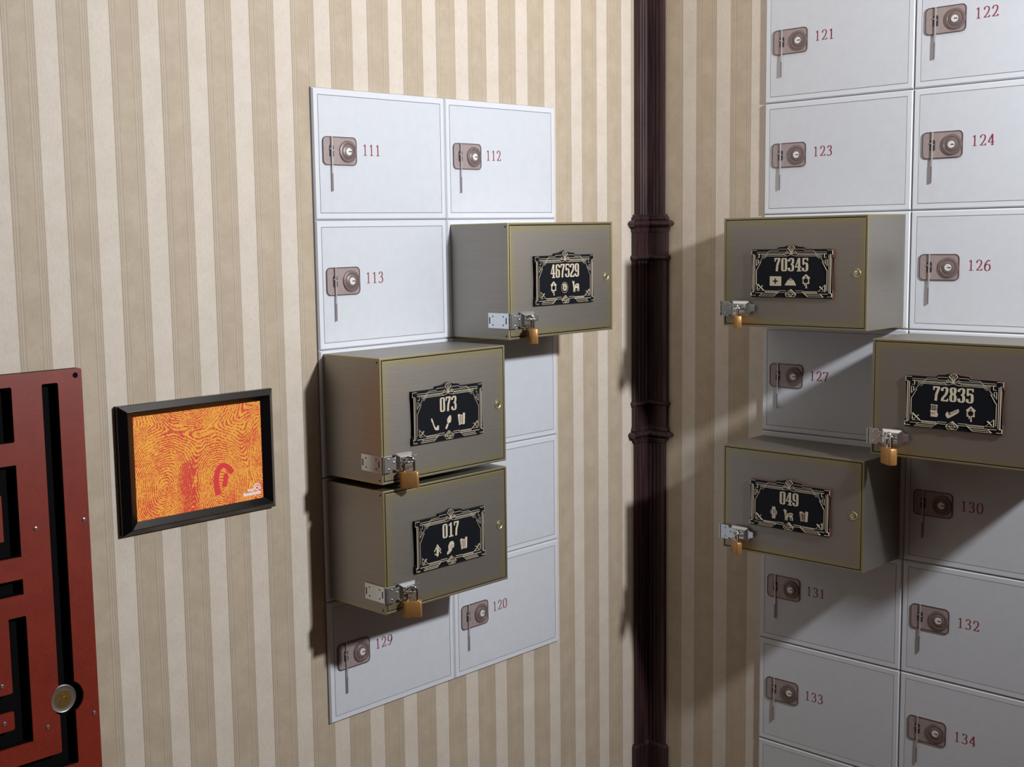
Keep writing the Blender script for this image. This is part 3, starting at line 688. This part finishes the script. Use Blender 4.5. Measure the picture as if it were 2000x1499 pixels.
B['073'] = make_box('L', -.7478, -.3614, '073', ('pipe', 'trowel', 'book'), 'brass box with black plate 073 showing a pipe, trowel and notebook')
B['017'] = make_box('L', -.7475, -.5392, '017', ('arrow', 'skull', 'book'), 'brass box with black plate 017, lowest of the left wall boxes')
B['70345'] = make_box('R', .2359, -.1841, '70345', ('cross', 'hill', 'clock'), 'brass box with black plate 70345, uppermost on the right wall')
B['72835'] = make_box('R', .4878, -.3628, '72835', ('choc', 'roll', 'clock'), 'brass box with black plate 72835, cut off by the right photo edge')
B['049'] = make_box('R', .2375, -.5444, '049', ('watch', 'animal', 'book'), 'dim brass box with black plate 049, lowest on the right wall')
padlock(B['467529'], 52, 1.0, 'small brass padlock turned edge-on under the hasp of box 467529')
padlock(B['073'], -42, 1.0, 'small brass padlock hanging from the hasp of box 073')
padlock(B['017'], -38, 1.0, 'small brass padlock hanging from the hasp of box 017')
padlock(B['70345'], -48, .86, 'small brass padlock hanging from the hasp of box 70345')
padlock(B['72835'], -36, 1.08, 'small brass padlock hanging from the hasp of box 72835')
padlock(B['049'], -33, .86, 'small brass padlock hanging from the hasp of box 049')

# ------------------------------------------------------------------ framed screen with fingerprints
def picture_frame():
    x0, x1, zb, zt = -1.0690, -.8385, -.5600, -.3998
    cx = (x0+x1)/2
    root = thing('screen_frame', 'black framed screen showing orange and red fingerprints on the striped wall', 'screen', (cx, 0, Z0+zb))
    w_, h = x1-x0, zt-zb; hx = w_/2; b = .0203
    mb = MB()
    q = lambda i, y: (-hx+i, hx-i, i, h-i, y)
    mb.ring([q(0, WALL_IN-.0003), q(0, -.0050), q(.0005, -.0056), (-hx+.0090, hx-.0090, .0070, h-.0072, -.0125), (-hx+.0097, hx-.0097, .0077, h-.0078, -.0125), (-hx+b, hx-b, .0155, h-.0150, -.0060), (-hx+b, hx-b, .0155, h-.0150, WALL_IN-.0003), q(0, WALL_IN-.0003)])
    mb.build('bezel', M['frame'], root, bevel=.0004)
    mb = MB(); mb.box(-hx+b-.0002, hx-b+.0002, -.0056, WALL_IN-.0006, .0153, h-.0148)
    sc = mb.build('screen', M['screen'], root); sc.location = (0, 0, .0153)
    for v in sc.data.vertices: v.co.z -= .0153
    mb = MB()                                  # broad red loop ridge
    ox = -.0953
    P = smoothp([(.1195, .0150), (.1170, .030), (.1190, .044), (.1270, .0525), (.1360, .0485), (.1425, .0405)], 6)
    mb.stroke([(ox+a, b_) for a, b_ in P], .0085, .0065, -.0058, -.0056)
    P = smoothp([(.1285, .024), (.1310, .031), (.1320, .037), (.1310, .041)], 5); mb.stroke([(ox+a, b_) for a, b_ in P], .0075, .0045, -.0058, -.0056)
    mb.build('ridge_loop', M['hook'], sc)
    mb = MB()                                  # white two-line logo with a round badge (lettering too small to read)
    y0, y1 = -.0060, -.0057
    for i, (a, wd) in enumerate(((.1655, .0018), (.1680, .0012), (.1700, .0018), (.1725, .0012))): mb.box(ox+a, ox+a+wd, y0, y1, .0118, .0148)
    for i in range(10): mb.box(ox+.1585+.0028*i, ox+.1606+.0028*i, y0, y1, .0062, .0098 + (.0012 if i in (0, 5, 8) else 0))
    mb.stroke([(ox+.1805+.0052*math.cos(t), .0148+.0056*math.sin(t)) for t in [i*PI/14 for i in range(-2, 17)]], .0014, .0014, y0, y1)
    mb.stroke([(ox+.1805+.0026*math.cos(t), .0148+.0028*math.sin(t)) for t in [i*PI/8 for i in range(16)]], .0011, .0011, y0, y1, True)
    mb.build('logo', M['logo'], sc)
picture_frame()

# ------------------------------------------------------------------ red slotted coin maze panel
def red_panel():
    xr, zt, zb, xl = -1.1172, -.3478, -1.16, -1.95
    yf, ym = -.0135, -.0012
    cx = (xl+xr)/2
    root = thing('coin_maze_board', 'red board with black slots and steel screws at the left photo edge', 'board', (cx, 0, Z0+zb))
    L = lambda x_, z_: (x_-cx, z_-zb)
    mb = MB(); mb.box(xl-cx, xr-cx-.0004, ym, WALL_IN-.0003, .0004, zt-zb-.0004)
    mb.build('backing', M['blackmdf'], root)
    # red face: built from a grid of cells minus the slots, then rounded with a small bevel
    holes = [(-1.1677, -1.1475, -.8196, -.3622), (-1.80, -1.1475, -.8196, -.8000),
             (-1.75, -1.2038, -.4250, -.3622),
             (-1.75, -1.2036, -.4830, -.4507), (-1.2232, -1.2036, -.5568, -.4507), (-1.75, -1.2036, -.5568, -.5358),
             (-1.75, -1.2036, -.6008, -.5825),
             (-1.2235, -1.2022, -.7764, -.6260), (-1.75, -1.2022, -.7339, -.7124), (-1.75, -1.2022, -.7764, -.7555)]
    hc, hr = (-1.1570, -.7370), .0205
    def slotted(nm, mt_, y0, y1):
        mb2 = MB(); bm = mb2.bm
        xs = sorted({xl, xr} | {v for h_ in holes for v in h_[:2]} | {hc[0]-hr, hc[0]+hr})
        zs = sorted({zb, zt} | {v for h_ in holes for v in h_[2:]} | {hc[1]-hr, hc[1]+hr})
        inside = lambda x_, z_: any(a < x_ < b and c < z_ < d for a, b, c, d in holes)
        vert = {}
        def V(x_, z_):
            k = (round(x_, 5), round(z_, 5))
            if k not in vert: a, b = L(x_, z_); vert[k] = bm.verts.new((a, y0, b))
            return vert[k]
        sq = (hc[0]-hr, hc[0]+hr, hc[1]-hr, hc[1]+hr)
        for xa, xb in zip(xs, xs[1:]):
            for za, zb_ in zip(zs, zs[1:]):
                mx, mz = (xa+xb)/2, (za+zb_)/2
                if inside(mx, mz): continue
                if sq[0] < mx < sq[1] and sq[2] < mz < sq[3]: continue
                bm.faces.new((V(xa, za), V(xb, za), V(xb, zb_), V(xa, zb_)))
        # the four corners around the round coin hole
        sl, sr = -1.1677, -1.1475
        for side_x, edge_x in ((sq[0], sl), (sq[1], sr)):
            dx = edge_x-hc[0]; dz = math.sqrt(max(hr*hr-dx*dx, 0))
            for s in (1, -1):
                a1 = math.atan2(s*dz, dx); a2 = math.atan2(0, -1) if side_x < hc[0] else 0.0
                if side_x < hc[0] and s < 0: a2 = -PI
                arc = [(hc[0]+hr*math.cos(a1+(a2-a1)*i/10), hc[1]+hr*math.sin(a1+(a2-a1)*i/10)) for i in range(11)]
                zc_ = sq[3] if s > 0 else sq[2]
                pts = [(side_x, zc_), (edge_x, zc_)] + arc
                bm.faces.new([V(*p) for p in pts])
        bmesh.ops.recalc_face_normals(bm, faces=bm.faces)
        r = bmesh.ops.extrude_face_region(bm, geom=bm.faces[:])
        bmesh.ops.translate(bm, vec=(0, y1-y0, 0), verts=[v for v in r['geom'] if isinstance(v, bmesh.types.BMVert)])
        # round the vertical slot corners
        es = [e for e in bm.edges if abs(e.verts[0].co.y-e.verts[1].co.y) > .002 and len(e.link_faces) == 2 and 1.2 < e.calc_face_angle(0) < 1.9]
        bmesh.ops.bevel(bm, geom=es, offset=.0022, segments=4, affect='EDGES', profile=.5)
        mb2.build(nm, mt_, root)
    slotted('slotted_face', M['red'], yf, yf+.0026)
    slotted('slot_walls', M['blackmdf'], yf+.0027, ym-.0002)
    for x_, z_ in ((-1.1847, -.5271), (-1.1242, -.5272), (-1.1839, -.7642), (-1.1241, -.7640), (-1.2359, -.7010), (-1.2356, -.7451), (-1.1847, -.99), (-1.1241, -.99)):
        a, b = L(x_, z_); mb = MB(); mb.lathe(a, b, [(.0024, yf+.0002), (.0022, yf-.0007), (.0013, yf-.0010), (.0010, yf-.0006)], 18)
        mb.build('screw', M['screw'], root, smooth=True)
    a, b = L(-1.1253, -.3555); mb = MB(); mb.lathe(a, b, [(.0032, yf+.0001), (.0032, yf-.0003), (.0024, yf-.0004), (.0012, yf-.0001)], 20)
    s = mb.build('screw', M['blackmdf'], root, smooth=True); s['label'] = 'black countersunk corner screw'
    return hc, ym
hc, ym = red_panel()
coin = thing('coin', 'two-tone coin sitting in the round opening of the red slotted board', 'coin', (-1.1605, -.0085, Z0-.7378))
mb = MB(); mb.lathe(0, 0, [(.0166, .0032), (.0168, .0028), (.0168, -.0002), (.0160, -.0008), (.0152, -.0004), (.0112, -.0004)], 48)
mb.build('coin_ring', M['coinring'], coin, smooth=True)
mb = MB(); mb.lathe(0, 0, [(.0111, -.0002), (.0110, -.0006), (.0090, -.0006)], 40)
o = mb.build('coin_centre', M['coincore'], coin, smooth=True); o['label'] = 'golden brown centre of the coin'
mb = MB(True); mb.stroke(smoothp([(-.004, -.005), (-.002, .000), (.001, .002), (.004, .001), (.005, -.003)], 5), .0014, .0014, -.0010, -.0006); mb.cyl(-.001, .005, .0017, -.0010, -.0006, 12); mb.build('coin_relief', M['coincore'], coin)
